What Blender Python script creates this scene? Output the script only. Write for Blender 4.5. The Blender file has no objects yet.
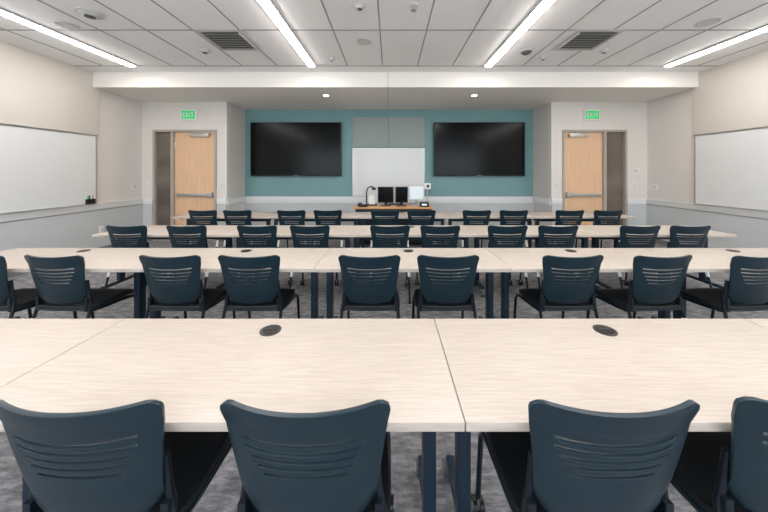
import bpy, bmesh, math
from mathutils import Vector, Matrix
R = math.radians
scene = bpy.context.scene
try:
    scene.view_settings.view_transform = 'Standard'
except Exception:
    pass

# ------------------------------------------------------------------ materials
def lin(c):
    return tuple(((v/255)/12.92 if v/255 <= 0.04045 else ((v/255+0.055)/1.055)**2.4) for v in c)

def mat(name, rgb, rough=0.6, metal=0.0, spec=0.5, noise=0.0, nscale=(8, 8, 8), bump=0.0, bscale=200, emit=None, estr=0):
    m = bpy.data.materials.new(name); m.use_nodes = True
    nt = m.node_tree; b = nt.nodes['Principled BSDF']
    c = lin(rgb)
    b.inputs['Base Color'].default_value = (*c, 1)
    b.inputs['Roughness'].default_value = rough
    b.inputs['Metallic'].default_value = metal
    b.inputs['Specular IOR Level'].default_value = spec
    tc = nt.nodes.new('ShaderNodeTexCoord')
    if noise > 0:
        mp = nt.nodes.new('ShaderNodeMapping'); mp.inputs['Scale'].default_value = nscale
        nz = nt.nodes.new('ShaderNodeTexNoise'); nz.inputs['Scale'].default_value = 1; nz.inputs['Detail'].default_value = 5
        rp = nt.nodes.new('ShaderNodeValToRGB')
        rp.color_ramp.elements[0].position = 0.3; rp.color_ramp.elements[1].position = 0.7
        rp.color_ramp.elements[0].color = (*[v*(1-noise) for v in c], 1)
        rp.color_ramp.elements[1].color = (*[min(1, v*(1+noise)) for v in c], 1)
        nt.links.new(tc.outputs['Object'], mp.inputs[0]); nt.links.new(mp.outputs[0], nz.inputs['Vector'])
        nt.links.new(nz.outputs[0], rp.inputs[0]); nt.links.new(rp.outputs[0], b.inputs['Base Color'])
    if bump > 0:
        n2 = nt.nodes.new('ShaderNodeTexNoise'); n2.inputs['Scale'].default_value = bscale
        bp = nt.nodes.new('ShaderNodeBump'); bp.inputs['Strength'].default_value = bump; bp.inputs['Distance'].default_value = 0.002
        nt.links.new(tc.outputs['Object'], n2.inputs['Vector']); nt.links.new(n2.outputs[0], bp.inputs['Height'])
        nt.links.new(bp.outputs[0], b.inputs['Normal'])
    if emit:
        b.inputs['Emission Color'].default_value = (*lin(emit), 1)
        b.inputs['Emission Strength'].default_value = estr
    return m

M = {}
M['paint'] = mat('paint_beige', (219, 214, 208), 0.75, noise=0.015, nscale=(3, 3, 3), bump=0.05)
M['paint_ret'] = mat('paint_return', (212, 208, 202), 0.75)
M['fabric'] = mat('fabric_wall_panel', (208, 202, 193), 0.9, noise=0.03, nscale=(60, 60, 60), bump=0.15, bscale=300)
M['wains'] = mat('wainscot_paint', (194, 198, 199), 0.6, noise=0.01, nscale=(3, 3, 3))
M['rail'] = mat('chair_rail_white', (224, 225, 224), 0.4)
M['teal'] = mat('paint_teal', (118, 156, 157), 0.7, noise=0.02, nscale=(3, 3, 3))
M['soffit'] = mat('soffit_paint', (236, 232, 226), 0.8)
M['ceil'] = mat('ceiling_tile', (240, 239, 238), 0.9, noise=0.015, nscale=(40, 40, 40), bump=0.1, bscale=150)
M['grid'] = mat('ceiling_grid_metal', (150, 150, 149), 0.6)
M['led'] = mat('led_diffuser', (255, 255, 255), 0.5, emit=(255, 250, 246), estr=42)
M['can'] = mat('downlight_lens', (255, 255, 255), 0.5, emit=(255, 244, 230), estr=8)
M['white'] = mat('white_plastic', (225, 225, 222), 0.4)
M['wb'] = mat('whiteboard_surface', (218, 219, 218), 0.22, noise=0.008, nscale=(2, 2, 2))
M['gpanel'] = mat('grey_panel', (150, 161, 158), 0.7)
M['alu'] = mat('brushed_aluminium', (190, 190, 188), 0.35, metal=0.9)
M['chrome'] = mat('chrome', (235, 235, 235), 0.2, metal=0.8)
M['frame'] = mat('door_frame_paint', (168, 158, 148), 0.5)
M['oak'] = mat('oak_veneer', (220, 182, 146), 0.45, noise=0.07, nscale=(25, 25, 1.5))
M['oakedge'] = mat('oak_desk_top', (214, 160, 105), 0.4, noise=0.1, nscale=(2, 25, 25))
M['dglass'] = mat('sidelight_glass', (104, 95, 86), 0.12, noise=0.35, nscale=(1, 1, 2.0))
M['black'] = mat('black_plastic', (14, 16, 18), 0.4)
M['wheel'] = mat('caster_wheel_grey', (96, 98, 102), 0.5)
M['screen'] = mat('tv_screen', (5, 8, 9), 0.18, spec=0.15)
M['deskdark'] = mat('desk_dark_laminate', (28, 35, 41), 0.5)
M['chair'] = mat('chair_shell_blue', (20, 41, 51), 0.34, spec=0.45, bump=0.12, bscale=500)
M['seat'] = mat('chair_seat_dark', (15, 20, 25), 0.6, bump=0.2, bscale=700)
M['steel'] = mat('chair_frame_steel', (20, 30, 38), 0.35, metal=0.2)
M['leg'] = mat('table_leg_steel', (32, 50, 66), 0.4, metal=0.2)
M['green'] = mat('exit_green', (40, 190, 110), 0.5, emit=(40, 205, 110), estr=0.4)
M['grom'] = mat('grommet_grey', (58, 55, 54), 0.45)
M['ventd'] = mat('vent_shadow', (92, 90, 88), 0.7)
M['vent'] = mat('vent_metal', (190, 189, 186), 0.5)
M['dev'] = mat('sensor_plastic', (200, 199, 196), 0.5)
M['scrw'] = mat('lit_monitor', (200, 210, 215), 0.3, emit=(190, 205, 215), estr=0.4)
M['base'] = mat('rubber_base', (120, 121, 122), 0.6)
M['vtrim'] = mat('window_frame_dark', (70, 72, 75), 0.5)

def wood():
    m = mat('ash_laminate', (226, 212, 198), 0.42, spec=0.35)
    nt = m.node_tree; b = nt.nodes['Principled BSDF']
    tc = nt.nodes.new('ShaderNodeTexCoord'); oi = nt.nodes.new('ShaderNodeObjectInfo')
    add = nt.nodes.new('ShaderNodeVectorMath'); add.operation = 'ADD'
    comb = nt.nodes.new('ShaderNodeCombineXYZ')
    mu = nt.nodes.new('ShaderNodeMath'); mu.operation = 'MULTIPLY'; mu.inputs[1].default_value = 17
    nt.links.new(oi.outputs['Random'], mu.inputs[0]); nt.links.new(mu.outputs[0], comb.inputs[0]); nt.links.new(mu.outputs[0], comb.inputs[1])
    nt.links.new(tc.outputs['Object'], add.inputs[0]); nt.links.new(comb.outputs[0], add.inputs[1])
    mp = nt.nodes.new('ShaderNodeMapping'); mp.inputs['Scale'].default_value = (9.0, 170, 60)
    nz = nt.nodes.new('ShaderNodeTexNoise'); nz.inputs['Scale'].default_value = 1; nz.inputs['Detail'].default_value = 6; nz.inputs['Distortion'].default_value = 0.4
    nt.links.new(add.outputs[0], mp.inputs[0]); nt.links.new(mp.outputs[0], nz.inputs['Vector'])
    rp = nt.nodes.new('ShaderNodeValToRGB')
    rp.color_ramp.elements[0].position = 0.3; rp.color_ramp.elements[1].position = 0.7
    rp.color_ramp.elements[0].color = (*lin((181, 169, 158)), 1); rp.color_ramp.elements[1].color = (*lin((197, 187, 177)), 1)
    nt.links.new(nz.outputs[0], rp.inputs[0]); nt.links.new(rp.outputs[0], b.inputs['Base Color'])
    return m
M['wood'] = wood()

def carpet():
    m = mat('carpet_tile', (110, 110, 115), 0.95, bump=0.5, bscale=250)
    nt = m.node_tree; b = nt.nodes['Principled BSDF']
    tc = nt.nodes.new('ShaderNodeTexCoord')
    mp = nt.nodes.new('ShaderNodeMapping'); mp.inputs['Scale'].default_value = (9, 26, 1)
    nz = nt.nodes.new('ShaderNodeTexNoise'); nz.inputs['Scale'].default_value = 1; nz.inputs['Detail'].default_value = 8; nz.inputs['Roughness'].default_value = 0.75
    rp = nt.nodes.new('ShaderNodeValToRGB')
    e = rp.color_ramp.elements
    e[0].position = 0.35; e[0].color = (*lin((88, 87, 90)), 1)
    e[1].position = 0.68; e[1].color = (*lin((172, 169, 169)), 1)
    x = e.new(0.5); x.color = (*lin((125, 124, 127)), 1)
    nt.links.new(tc.outputs['Object'], mp.inputs[0]); nt.links.new(mp.outputs[0], nz.inputs['Vector'])
    nt.links.new(nz.outputs[0], rp.inputs[0]); nt.links.new(rp.outputs[0], b.inputs['Base Color'])
    return m
M['carpet'] = carpet()

# ------------------------------------------------------------------ mesh builder
class MB:
    def __init__(s):
        s.bm = bmesh.new(); s.mats = []
    def mi(s, k):
        if k not in s.mats: s.mats.append(k)
        return s.mats.index(k)
    def _fin(s, before, k, smooth=False):
        i = s.mi(k)
        for f in s.bm.faces:
            if f not in before:
                f.material_index = i; f.smooth = smooth
    def box(s, x0, x1, y0, y1, z0, z1, k, bev=0.0, rot=None, piv=None):
        before = set(s.bm.faces)
        vs = [s.bm.verts.new((x, y, z)) for x in (x0, x1) for y in (y0, y1) for z in (z0, z1)]
        idx = [(0, 1, 3, 2), (4, 6, 7, 5), (0, 4, 5, 1), (2, 3, 7, 6), (0, 2, 6, 4), (1, 5, 7, 3)]
        fs = [s.bm.faces.new([vs[i] for i in q]) for q in idx]
        if bev > 0:
            es = list({e for f in fs for e in f.edges})
            bmesh.ops.bevel(s.bm, geom=es, offset=bev, segments=2, affect='EDGES', profile=0.6)
        if rot is not None:
            nv = {v for f in s.bm.faces if f not in before for v in f.verts}
            p = Vector(piv if piv else ((x0+x1)/2, (y0+y1)/2, (z0+z1)/2))
            for v in nv: v.co = p + rot @ (v.co-p)
        s._fin(before, k)
        return s
    def cyl(s, c, r, h, k, axis='Z', seg=24, r2=None, smooth=True):
        before = set(s.bm.faces)
        mt = Matrix.Translation(c)
        if axis == 'X': mt = mt @ Matrix.Rotation(R(90), 4, 'Y')
        if axis == 'Y': mt = mt @ Matrix.Rotation(R(90), 4, 'X')
        bmesh.ops.create_cone(s.bm, cap_ends=True, segments=seg, radius1=r, radius2=r if r2 is None else r2, depth=h, matrix=mt)
        i = s.mi(k)
        for f in s.bm.faces:
            if f not in before:
                f.material_index = i; f.smooth = smooth and len(f.verts) == 4
        return s
    def tube(s, pts, r, k, seg=10):
        before = set(s.bm.faces)
        pts = [Vector(p) for p in pts]; rings = []
        up = Vector((1, 0.013, 0.02)).normalized()
        for i, p in enumerate(pts):
            t = (pts[min(i+1, len(pts)-1)] - pts[max(i-1, 0)]).normalized()
            a = up - t*up.dot(t)
            if a.length < 0.2: a = Vector((0, 1, 0)) - t*t.y
            a.normalize(); b = t.cross(a)
            rings.append([s.bm.verts.new(p + r*(math.cos(2*math.pi*j/seg)*a + math.sin(2*math.pi*j/seg)*b)) for j in range(seg)])
        for i in range(len(rings)-1):
            for j in range(seg):
                s.bm.faces.new([rings[i][j], rings[i][(j+1) % seg], rings[i+1][(j+1) % seg], rings[i+1][j]])
        s.bm.faces.new(rings[0][::-1]); s.bm.faces.new(rings[-1])
        s._fin(before, k, True)
        return s
    def sheet(s, fn, us, vs, k, th, skip=None):
        me = bpy.data.meshes.new('tmp'); b = bmesh.new()
        g = [[b.verts.new(fn(u, v)) for u in us] for v in vs]
        for i in range(len(vs)-1):
            for j in range(len(us)-1):
                if skip and skip(j, i): continue
                f = b.faces.new([g[i][j], g[i][j+1], g[i+1][j+1], g[i+1][j]]); f.smooth = True
        b.to_mesh(me); b.free()
        o = bpy.data.objects.new('tmp', me); scene.collection.objects.link(o)
        md = o.modifiers.new('s', 'SOLIDIFY'); md.thickness = th; md.offset = 0
        bv = o.modifiers.new('b', 'BEVEL'); bv.width = th*0.3; bv.segments = 2; bv.limit_method = 'ANGLE'; bv.angle_limit = R(50)
        dg = bpy.context.evaluated_depsgraph_get()
        m2 = bpy.data.meshes.new_from_object(o.evaluated_get(dg))
        before = set(s.bm.faces)
        s.bm.from_mesh(m2)
        s._fin(before, k, True)
        bpy.data.objects.remove(o); bpy.data.meshes.remove(me); bpy.data.meshes.remove(m2)
        return s
    def mesh(s, name):
        bmesh.ops.recalc_face_normals(s.bm, faces=s.bm.faces)
        me = bpy.data.meshes.new(name); s.bm.to_mesh(me); s.bm.free()
        for k in s.mats: me.materials.append(M[k])
        try: me.set_sharp_from_angle(angle=R(42))
        except Exception: pass
        return me
    def obj(s, name, loc=(0, 0, 0), rz=0):
        return place(s.mesh(name), name, loc, rz)

def place(me, name, loc, rz=0):
    o = bpy.data.objects.new(name, me); o.location = loc; o.rotation_euler = (0, 0, R(rz))
    scene.collection.objects.link(o); return o

# ------------------------------------------------------------------ room shell
XL, XR, YB, YD, YT, ZC, ZS, YS = -5.3, 5.5, -2.2, 6.2, 6.99, 3.24, 2.97, 5.13
TL, TR = -3.49, 3.45
MB().box(XL-.15, XR+.15, YB-.15, YT+.15, -.1, 0, 'carpet').obj('floor')
MB().box(XL-.15, XR+.15, YB-.15, YS, ZC, ZC+.12, 'ceil').obj('ceiling')
b = MB(); b.box(XL-.15, XR+.15, YS, YT+.15, ZS, ZC+.12, 'soffit')
b.box(-.04, -.032, YS-.0015, YS, ZS, ZC, 'grid').box(-.04, -.032, YS, YT, ZS-.0015, ZS, 'grid')
b.obj('ceiling_bulkhead')
MB().box(XL-.15, XL, YB-.15, YD+.12, 0, ZC, 'paint').obj('wall_left')
MB().box(XR, XR+.15, YB-.15, YD+.12, 0, ZC, 'paint').obj('wall_right')
MB().box(TL-.1, TR+.1, YT, YT+.12, 0, ZS, 'teal').obj('wall_front')

def doorwall(side, xa, xb, da, db, dtop):
    MB().box(xa, da, YD, YD+.12, 0, ZS, 'paint').obj('wall_front_%s_a' % side)
    MB().box(db, xb, YD, YD+.12, 0, ZS, 'paint').obj('wall_front_%s_b' % side)
    MB().box(da, db, YD, YD+.12, dtop, ZS, 'paint').obj('wall_front_%s_header' % side)
doorwall('left', XL, TL, -5.06, -3.70, 2.37)
doorwall('right', TR, XR, 3.68, 5.06, 2.37)
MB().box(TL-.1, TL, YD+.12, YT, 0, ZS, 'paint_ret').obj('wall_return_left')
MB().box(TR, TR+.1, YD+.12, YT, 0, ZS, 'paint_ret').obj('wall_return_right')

# back wall with windows
wins = [(-4.9, -2.0), (-1.4, 1.5), (2.1, 5.0)]
WZ0, WZ1 = 0.95, 2.75
m = MB(); xs = [XL] + [v for w in wins for v in w] + [XR]
for i in range(0, len(xs), 2): m.box(xs[i], xs[i+1], YB-.15, YB, 0, ZC, 'paint')
for a, c in wins:
    m.box(a, c, YB-.15, YB, 0, WZ0, 'paint'); m.box(a, c, YB-.15, YB, WZ1, ZC, 'paint')
m.obj('wall_back')
for n, (a, c) in enumerate(wins):
    m = MB(); t = .05
    m.box(a, c, YB-.11, YB-.04, WZ0, WZ0+t, 'vtrim').box(a, c, YB-.11, YB-.04, WZ1-t, WZ1, 'vtrim')
    m.box(a, a+t, YB-.11, YB-.04, WZ0+t, WZ1-t, 'vtrim').box(c-t, c, YB-.11, YB-.04, WZ0+t, WZ1-t, 'vtrim')
    mid = (a+c)/2; m.box(mid-.025, mid+.025, YB-.11, YB-.04, WZ0+t, WZ1-t, 'vtrim')
    m.obj('window_%d' % (n+1))
    ld = bpy.data.lights.new('window_portal', 'AREA'); ld.shape = 'RECTANGLE'; ld.size = c-a; ld.size_y = WZ1-WZ0
    ld.cycles.is_portal = True
    lo = bpy.data.objects.new('window_portal', ld); lo.location = (mid, YB-.13, (WZ0+WZ1)/2)
    lo.rotation_euler = Vector((0, 1, 0)).to_track_quat('-Z', 'Z').to_euler()
    scene.collection.objects.link(lo)

def side(xw, sgn, tag):
    def bx(m, t0, t1, y0, y1, z0, z1, k, bev=0):
        x0, x1 = sorted((xw+sgn*t0, xw+sgn*t1)); m.box(x0, x1, y0, y1, z0, z1, k, bev)
    m = MB()
    y = 5.24
    while y > YB+.1:
        y2 = max(YB, y-2.44); bx(m, 0, .045, y2+.004, y-.004, 2.13, ZC, 'fabric', .004); y = y2
    m.obj('acoustic_panel')
    m = MB(); g = .021
    bx(m, g, g+.02, 1.2, 5.18, .905, 2.12, 'wb')
    bx(m, g, g+.026, 1.18, 5.2, 2.105, 2.125, 'alu'); bx(m, g, g+.026, 5.18, 5.2, .905, 2.105, 'alu'); bx(m, g, g+.026, 1.18, 1.2, .905, 2.105, 'alu')
    bx(m, g, g+.05, 1.2, 5.18, .903, .912, 'alu')
    m.obj('whiteboard')
    m = MB(); bx(m, 0, .02, YB, YD, .1, .775, 'wains'); m.obj('trim_wainscot_'+tag)
    m = MB(); bx(m, 0, .035, YB, YD, .79, .90, 'rail', .006); bx(m, .034, .044, YB, YD, .885, .899, 'rail', .002)
    bx(m, 0, .012, YB, YD, .775, .79, 'grid'); m.obj('trim_'+tag)
    m = MB(); bx(m, 0, .015, YB, YD, 0, .1, 'base'); m.obj('baseboard_'+tag)
side(XL, 1, 'left'); side(XR, -1, 'right')
def frontrail(x0, x1, y, n):
    MB().box(x0, x1, y-.02, y, .1, .72 if y > 6.5 else .79, 'wains').obj('trim_wainscot_front_%d' % n)
    MB().box(x0, x1, y-.03, y, .72 if y > 6.5 else .79, .88 if y > 6.5 else .90, 'rail', .006).obj('trim_front_%d' % n)
    MB().box(x0, x1, y-.012, y, 0, .1, 'base').obj('baseboard_front_%d' % n)
frontrail(TL, TR, YT, 1)
frontrail(XL+.045, -5.07, YD, 2); frontrail(-3.69, TL, YD, 3); frontrail(TR, 3.67, YD, 4); frontrail(5.07, XR-.045, YD, 5)
for xw, s, n in ((TL, 1, 6), (TR, -1, 7)):
    a, c = sorted((xw, xw+s*.025))
    MB().box(a, c, YD+.01, YT-.031, .76, .89, 'rail', .004).obj('trim_front_%d' % n)

# ceiling grid
m = MB(); px = (1.62+1.29)/5; w = .008
for i in range(-6, 12):
    x = -1.29 + i*px
    if XL+.1 < x < XR-.1: m.box(x-w, x+w, YB, 4.83, ZC-.006, ZC+.002, 'grid')
for y in (4.83, 3.61, 2.39, 1.17, -.05, -1.27):
    m.box(XL+.05, XR-.05, y-w, y+w, ZC-.007, ZC+.002, 'grid')
m.obj('ceiling_grid')

# linear lights
for x in (-4.25, -1.29, 1.62, 4.58):
    m = MB()
    m.box(x-.065, x+.065, -1.4, 4.8, ZC-.024, ZC-.008, 'white')
    m.box(x-.048, x+.048, -1.38, 4.78, ZC-.036, ZC-.024, 'led')
    m.obj('linear_ceiling_light')
for x in (-1.25, 1.64):
    m = MB(); m.cyl((0, 0, -.006), .07, .012, 'white'); m.cyl((0, 0, -.014), .05, .006, 'can')
    m.obj('recessed_downlight', (x, 5.65, ZS))

# ceiling devices
def vent(x, y):
    m = MB(); a = .30
    m.box(-a, a, -a, a, -.010, 0, 'vent')
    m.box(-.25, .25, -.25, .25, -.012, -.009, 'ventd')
    for i in range(7):
        yy = -.21+.07*i
        m.box(-.24, .24, yy-.022, yy+.022, -.022, -.018, 'vent', rot=Matrix.Rotation(R(25), 3, 'X'))
    m.box(-.25, -.235, -.25, .25, -.03, -.01, 'vent').box(.235, .25, -.25, .25, -.03, -.01, 'vent')
    m.obj('air_diffuser', (x, y, ZC-.005))
vent(-2.14, 3.89); vent(2.62, 3.89)
def dome(x, y, r, name='smoke_detector', dark=False):
    m = MB(); m.cyl((0, 0, -.008), r, .016, 'dev'); m.cyl((0, 0, -.028), r*.6, .026, 'ventd' if dark else 'dev', r2=r*.85)
    m.cyl((0, 0, -.044), r*.4, .01, 'ventd'); m.obj(name, (x, y, ZC-.002))
dome(-3.33, 3.22, .12, 'wireless_access_point'); dome(-2.68, 4.2, .08); dome(1.99, 4.24, .085, dark=True)
dome(-.32, 3.07, .06); dome(3.1, 4.2, .06, 'occupancy_sensor'); dome(2.35, 4.45, .05, 'occupancy_sensor'); dome(-.9, 4.5, .04, 'occupancy_sensor')
def speaker(x, y, r=.1):
    m = MB(); m.cyl((0, 0, -.005), r, .01, 'dev', seg=36); m.cyl((0, 0, -.011), r*.85, .004, 'grid', seg=36)
    m.cyl((0, 0, -.0135), r*.80, .004, 'dev', seg=36); m.obj('ceiling_speaker', (x, y, ZC-.002))
speaker(-.35, 3.92); speaker(-3.88, 3.49, .11); speaker(3.74, 3.42, .11)
m = MB(); m.cyl((0, 0, -.006), .05, .012, 'white'); m.cyl((0, 0, -.035), .012, .05, 'alu'); m.cyl((0, 0, -.06), .03, .006, 'alu')
m.obj('fire_sprinkler', (.25, 3.07, ZC-.002))

# ------------------------------------------------------------------ doors
def door(n, leaf, lite, frame, hinge_right):
    y = YD
    m = MB(); f = .045; a, c = frame
    m.box(a, a+f, y-.02, y+.11, 0, 2.37, 'frame').box(c-f, c, y-.02, y+.11, 0, 2.37, 'frame')
    m.box(a+f, c-f, y-.02, y+.11, 2.325, 2.37, 'frame')
    l0, l1 = leaf; g0, g1 = lite
    mu = (l1, g0) if g0 > l0 else (g1, l0)
    m.box(mu[0]+.001, mu[1]-.001, y-.02, y+.11, 0, 2.325, 'frame')
    m.box(l0+.003, l1-.003, y+.035, y+.08, .01, 2.32, 'oak')
    m.box(g0, g1, y+.05, y+.06, .12, 2.325, 'dglass'); m.box(g0, g1, y+.0, y+.09, 0, .12, 'frame')
    m.box(l0+.06, l1-.06, y-.015, y+.012, .95, 1.01, 'alu', .006)
    hx = l0+.11 if hinge_right else l1-.11
    m.box(hx-.06, hx+.06, y-.03, y+.034, .93, 1.03, 'alu', .008)
    ox = l1-.1 if hinge_right else l0+.1
    m.box(ox-.03, ox+.03, y-.01, y+.034, .95, 1.01, 'alu')
    cx = (l0+l1)/2 + (.12 if hinge_right else -.12)*-1
    m.box(cx-.2, cx+.2, y-.04, y+.034, 2.22, 2.29, 'alu', .006)
    m.box(cx-.02, cx+.32 if not hinge_right else cx+.02, y-.03, y-.015, 2.30, 2.32, 'alu')
    for z in (.25, 1.15, 2.05):
        hh = l1-.004 if hinge_right else l0+.004
        m.cyl((hh, y+.028, z), .009, .11, 'chrome')
    m.obj('door_%d' % n)
door(1, (-4.62, -3.745), (-5.015, -4.68), (-5.06, -3.70), False)
door(2, (3.725, 4.56), (4.62, 5.015), (3.68, 5.06), True)
def exitsign(x):
    m = MB(); y = YD
    m.box(x-.17, x+.17, y-.045, y, 2.57, 2.80, 'white', .008)
    m.box(x-.14, x+.14, y-.048, y-.044, 2.60, 2.77, 'green')
    def st(cx, pts):
        for (ax, az, bx_, bz) in pts:
            dx, dz = bx_-ax, bz-az; L = math.hypot(dx, dz); an = math.atan2(dz, dx)
            mx, mz = cx+(ax+bx_)/2, 2.685+(az+bz)/2
            m.box(mx-L/2, mx+L/2, y-.051, y-.047, mz-.008, mz+.008, 'white', rot=Matrix.Rotation(-an, 3, 'Y'))
    st(x-.09, [(-.018, -.045, -.018, .045), (-.018, .04, .02, .04), (-.018, 0, .015, 0), (-.018, -.04, .02, -.04)])
    st(x-.03, [(-.022, -.045, .022, .045), (-.022, .045, .022, -.045)])
    st(x+.03, [(0, -.045, 0, .045)])
    st(x+.085, [(0, -.045, 0, .045), (-.028, .04, .028, .04)])
    m.obj('exit_sign')
exitsign(-4.28); exitsign(4.30)
def plate(x, y, z, name, w=.04, h=.06, wall='f'):
    m = MB()
    if wall == 'f':
        m.box(x-w, x+w, y-.012, y, z-h, z+h, 'white', .003); m.box(x-w*.4, x+w*.4, y-.018, y-.011, z-h*.5, z+h*.5, 'dev')
    else:
        s = 1 if wall == 'l' else -1
        a, c = sorted((x, x+s*.014)); m.box(a, c, y-w, y+w, z-h, z+h, 'white', .003)
        a, c = sorted((x+s*.012, x+s*.02)); m.box(a, c, y-w*.4, y+w*.4, z-h*.5, z+h*.5, 'dev')
    m.obj(name)
plate(-5.18, YD, 1.2, 'light_switch'); plate(5.23, YD, 1.2, 'light_switch'); plate(5.28, YD, 1.5, 'thermostat', .05, .05)
plate(-3.6, YD, 1.2, 'light_switch'); plate(3.56, YD, 1.2, 'light_switch')
plate(XL, 6.0, 1.16, 'light_switch', .07, .06, 'l'); plate(XR, 6.0, 1.16, 'light_switch', .06, .06, 'r')
plate(XL+.02, 5.3, .42, 'power_outlet', .04, .06, 'l'); plate(XR-.02, 5.3, .42, 'power_outlet', .04, .06, 'r')
m = MB(); m.box(XL+.045, XL+.085, 5.0, 5.14, .913, 1.0, 'black', .004)
for i in range(4): m.cyl((XL+.065, 5.02+.03*i, 1.02), .008, .08, ['green', 'black', 'white', 'oakedge'][i], seg=10)
m.obj('marker_holder')

# ------------------------------------------------------------------ front wall
def tv(x0, x1):
    m = MB(); z0, z1 = 1.375, 2.655
    m.box(x0+.5, x1-.5, YT-.04, YT, 1.7, 2.3, 'black')
    m.box(x0, x1, YT-.095, YT-.035, z0, z1, 'black', .006)
    m.box(x0+.018, x1-.018, YT-.0975, YT-.093, z0+.03, z1-.018, 'screen')
    m.box((x0+x1)/2-.06, (x0+x1)/2+.06, YT-.098, YT-.094, z0+.008, z0+.02, 'grid')
    m.obj('television')
tv(-3.32, -1.16); tv(1.04, 3.21)
m = MB(); m.box(-.88, .81, YT-.03, YT, .90, 2.02, 'wb')
for a in ((-.9, -.88), (.81, .83)): m.box(a[0], a[1], YT-.035, YT, .885, 2.04, 'alu')
m.box(-.88, .81, YT-.035, YT, 2.02, 2.04, 'alu').box(-.88, .81, YT-.06, YT, .885, .90, 'alu')
m.obj('front_whiteboard')
m = MB(); m.box(-.9, -.038, YT-.03, YT, 2.06, 2.79, 'gpanel', .006).box(-.032, .83, YT-.03, YT, 2.06, 2.79, 'gpanel', .006); m.obj('tack_panel')

# ------------------------------------------------------------------ classroom table
def table_mesh(L, D=.60):
    m = MB(); h = L/2-.0015
    m.box(-h, h, 0, D, .712, .74, 'wood', .003)
    for sx in (-1, 1):
        x = sx*(h-.065)
        m.box(x-.025, x+.025, D/2-.035, D/2+.035, .10, .70, 'leg', .008)
        m.box(x-.022, x+.022, .10, D-.10, .685, .711, 'leg', .004)
        m.box(x-.020, x+.020, .05, D-.05, .078, .112, 'leg', .008)
        for yy in (.045, D-.035):
            m.cyl((x, yy, .074), .012, .03, 'chrome', seg=12)
            for dx in (-.018, .018): m.cyl((x+dx, yy, .034), .034, .018, 'wheel', axis='X', seg=24)
            for dx in (-.0285, .0285): m.cyl((x+dx, yy, .034), .019, .003, 'alu', axis='X', seg=16)
            m.box(x-.008, x+.008, yy-.024, yy+.024, .03, .07, 'alu')
    m.box(-h+.09, h-.09, D/2-.02, D/2+.02, .62, .68, 'leg', .005)
    m.box(-h+.09, h-.09, D-.13, D-.11, .60, .70, 'leg', .003)
    m.cyl((0, D-.11, .7415), .047, .004, 'grom', seg=32); m.cyl((0, D-.11, .744), .036, .003, 'black', seg=32)
    m.box(-.03, .03, D-.114, D-.106, .745, .7475, 'grom')
    return m.mesh('training_table')
t152 = table_mesh(1.54); t150 = table_mesh(1.5)
rows = [(.845, -1.32-1.54, 4, t152, 1.54), (2.19, -3.58, 5, t150, 1.5), (3.37, -3.47, 5, t150, 1.5), (4.70, -3.53, 5, t150, 1.5)]
for y, x0, n, me, L in rows:
    for i in range(n):
        place(me, 'training_table', (x0+L*(i+.5), y, 0))

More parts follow.
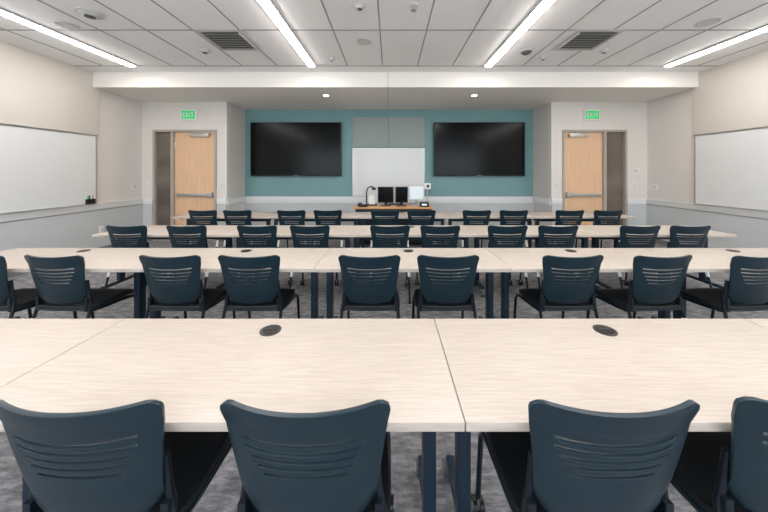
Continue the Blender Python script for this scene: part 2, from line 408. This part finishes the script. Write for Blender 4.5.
# ------------------------------------------------------------------ chair
def chair_mesh():
    m = MB()
    us = [-1+2*i/32 for i in range(33)]
    vs = [0, .03, .08, .16, .24, .32, .38]
    sl = []
    v = .42
    for i in range(5):
        sl.append(len(vs)); vs += [v, v+.027]; v += .075
    vs += [.80, .86, .91, .95, .985, 1.0]
    slits = set(sl)
    Z0, Z1 = .50, .858
    def fn(u, v):
        t = max(0, (abs(u)-.84)/.16)**2.2
        w = .184+.046*v**1.3
        z = Z0+(Z1-Z0)*v - .018*t*max(0, (v-.6)/.4)**2 + .05*t*max(0, (.35-v)/.35)**2
        z += .012*abs(u)**2*v
        y = .045*abs(u)**2.2 + .055*(1-v)**1.6 - .015*max(0, v-.8)/.2
        y += .012*math.exp(-((v-.4)/.22)**2)*(1-u*u)
        x = w*u*(1-.03*max(0, (v-.93)/.07)**2 - .10*max(0, (.1-v)/.1)**2)
        return (x, y, z)
    def skip(j, i):
        if i in slits:
            k = sl.index(i); lim = (.56, .62, .68, .74, .74)[k]
            c = abs((us[j]+us[j+1])/2)
            return c < lim
        return False
    m.sheet(fn, us, vs, 'chair', .013, skip)
    n = 16
    g = [-1+2*i/n for i in range(n+1)]
    def sf(u, v):
        x = .222*u*(1-.13*abs(v)**5)*(1-.04*v)
        y = .275+.215*v*(1-.10*abs(u)**5)
        z = .452 - .012*(1-u*u)*(1-v*v) - .035*max(0, (v-.55)/.45)**2 + .012*max(0, (-v-.6)/.4)**2
        return (x, y, z)
    m.sheet(sf, g, g, 'seat', .026)
    def sf2(u, v):
        x, y, z = sf(u, v); return (x*1.012, .275+(y-.275)*1.012, z-.018)
    m.sheet(sf2, g, g, 'chair', .010)
    for s in (-1, 1):
        m.tube([(s*.186, .092, .66), (s*.190, .098, .58), (s*.203, .100, .50), (s*.212, .085, .42), (s*.218, .03, .22), (s*.222, -.015, .03)], .0115, 'steel')
        m.tube([(s*.21, .09, .43), (s*.212, .2, .418), (s*.214, .38, .412), (s*.216, .44, .40), (s*.218, .468, .36), (s*.22, .50, .085)], .0115, 'steel')
        m.cyl((s*.222, -.015, .02), .016, .04, 'black', seg=14, r2=.013)
        m.tube([(s*.2145, .073, .375), (s*.2175, .045, .275)], .0155, 'rail')
        m.cyl((s*.22, .502, .078), .009, .03, 'steel', seg=10)
        for dx in (-.014, .014): m.cyl((s*.22+dx, .505, .033), .033, .017, 'black', axis='X', seg=20)
        m.box(s*.22-.005, s*.22+.005, .49, .52, .03, .07, 'alu')
        for q in (-1, 1): m.cyl((s*.22+q*.0235, .505, .033), .016, .003, 'alu', axis='X', seg=14)
        m.box(s*.195-.012, s*.195+.012, .075, .115, .43, .53, 'steel', .004)
    m.tube([(-.212, .13, .42), (0, .13, .415), (.212, .13, .42)], .010, 'steel')
    m.tube([(-.214, .36, .405), (0, .36, .40), (.214, .36, .405)], .010, 'steel')
    return m.mesh('classroom_chair')
cm = chair_mesh()
chairs = [
    (.745, [(-.835, 0), (-.226, 0), (.598, 0), (1.165, -3)]),
    (2.09, [(-3.03, -4), (-2.46, -3), (-1.61, -1), (-1.03, 0), (-.15, 0), (.425, 0), (1.34, 2), (2.0, 4), (2.71, 5)]),
    (3.26, [(-2.99, 1), (-2.31, 0), (-1.51, 0), (-.91, 0), (0, 0), (.57, 0), (1.335, 0), (1.91, 0), (2.84, 0), (3.41, 0)]),
    (4.58, [(-2.98, 0), (-2.43, 0), (-1.57, 0), (-.99, 0), (-.08, 0), (.5, 0), (1.38, 0), (1.97, 0), (2.86, 0), (3.47, 0)]),
]
for y, lst in chairs:
    for x, rz in lst:
        place(cm, 'classroom_chair', (x, y, 0), rz)

# ------------------------------------------------------------------ instructor desk
m = MB()
m.box(-.72, .86, 5.75, 6.42, .735, .765, 'oakedge', .004)
m.box(-.69, .83, 5.79, 5.81, .06, .734, 'deskdark')
m.box(-.69, -.665, 5.81, 6.38, .03, .734, 'deskdark').box(.805, .83, 5.81, 6.38, .03, .734, 'deskdark').box(.05, .075, 5.81, 6.38, .03, .734, 'deskdark')
m.box(-.66, .05, 5.82, 6.36, .05, .07, 'deskdark')
for x in (-.66, .8): 
    for y in (5.83, 6.34): m.cyl((x+.0, y, .015), .02, .03, 'black', seg=12)
for z in (.1, .32, .54): m.box(.08, .80, 6.36, 6.385, z, z+.19, 'deskdark', .004).box(.36, .52, 6.385, 6.40, z+.09, z+.105, 'alu')
m.obj('instructor_desk')
DZ = .765
def monitor(name, x, y, w, h, zc, rz, scr='screen', body='black'):
    m = MB()
    m.box(-w/2, w/2, -.015, .02, zc-h/2, zc+h/2, body, .006)
    m.box(-w/2+.012, w/2-.012, -.018, -.014, zc-h/2+.014, zc+h/2-.012, scr)
    m.box(-.03, .03, .02, .04, .02, zc+.03, 'black' if body == 'black' else 'alu', .004)
    m.box(-.10, .10, -.06, .12, 0, .014, 'black' if body == 'black' else 'alu', .005)
    m.obj(name, (x, y, DZ), rz)
monitor('computer_monitor', -.09, 6.00, .33, .33, .235, -12)
monitor('computer_monitor', .24, 6.00, .26, .33, .235, 8)
monitor('touch_panel_display', .55, 6.14, .32, .28, .26, 4, 'scrw', 'white')
m = MB(); m.box(-.08, .08, -.1, .1, 0, .05, 'black', .008); m.box(-.07, -.03, -.09, .09, .05, .08, 'black', .01)
m.box(-.01, .07, 0, .08, .05, .056, 'scrw'); m.obj('desk_telephone', (-.62+.06, 5.93, DZ), 20)
m = MB(); m.box(-.13, .13, -.1, .1, 0, .03, 'black', .006); m.tube([(-.1, .05, .03), (-.1, .05, .26), (-.08, .04, .36), (0, -.02, .40), (.06, -.04, .38)], .014, 'black')
m.box(.02, .10, -.08, 0, .33, .38, 'black', .008); m.box(-.04, .08, -.09, -.07, .03, .22, 'white'); m.obj('document_camera', (-.40, 6.14, DZ))
m = MB(); m.cyl((0, 0, .01), .05, .02, 'black'); m.cyl((0, 0, .2), .012, .38, 'alu'); m.box(-.05, .07, -.04, .05, .34, .47, 'white', .01)
m.cyl((.01, -.045, .41), .028, .02, 'black', axis='Y'); m.obj('web_camera', (.785, 6.12, DZ))
m = MB(); m.box(-.09, .09, -.07, .07, 0, .10, 'black', .008); m.box(-.05, .05, -.073, -.069, .03, .07, 'scrw'); m.obj('control_panel_box', (.70, 5.88, DZ), -10)
m = MB(); m.box(-.16, .16, -.06, .06, 0, .018, 'black', .004)
for i in range(4): m.box(-.15, .15, -.05+.026*i, -.03+.026*i, .018, .022, 'grom')
m.obj('keyboard', (.12, 6.30, DZ))

# ------------------------------------------------------------------ world
wd = bpy.data.worlds.new('sky'); scene.world = wd; wd.use_nodes = True
bg = wd.node_tree.nodes['Background']; bg.inputs[0].default_value = (.80, .90, 1.0, 1); bg.inputs[1].default_value = 5.4

# ------------------------------------------------------------------ camera
cd = bpy.data.cameras.new('camera'); cd.sensor_width = 36; cd.lens = 290/768*36
cd.shift_y = -84/768; cd.shift_x = -6/768; cd.clip_start = .02
co = bpy.data.objects.new('camera', cd); co.location = (0, 0, 1.47); co.rotation_euler = (R(90), 0, 0)
scene.collection.objects.link(co); scene.camera = co
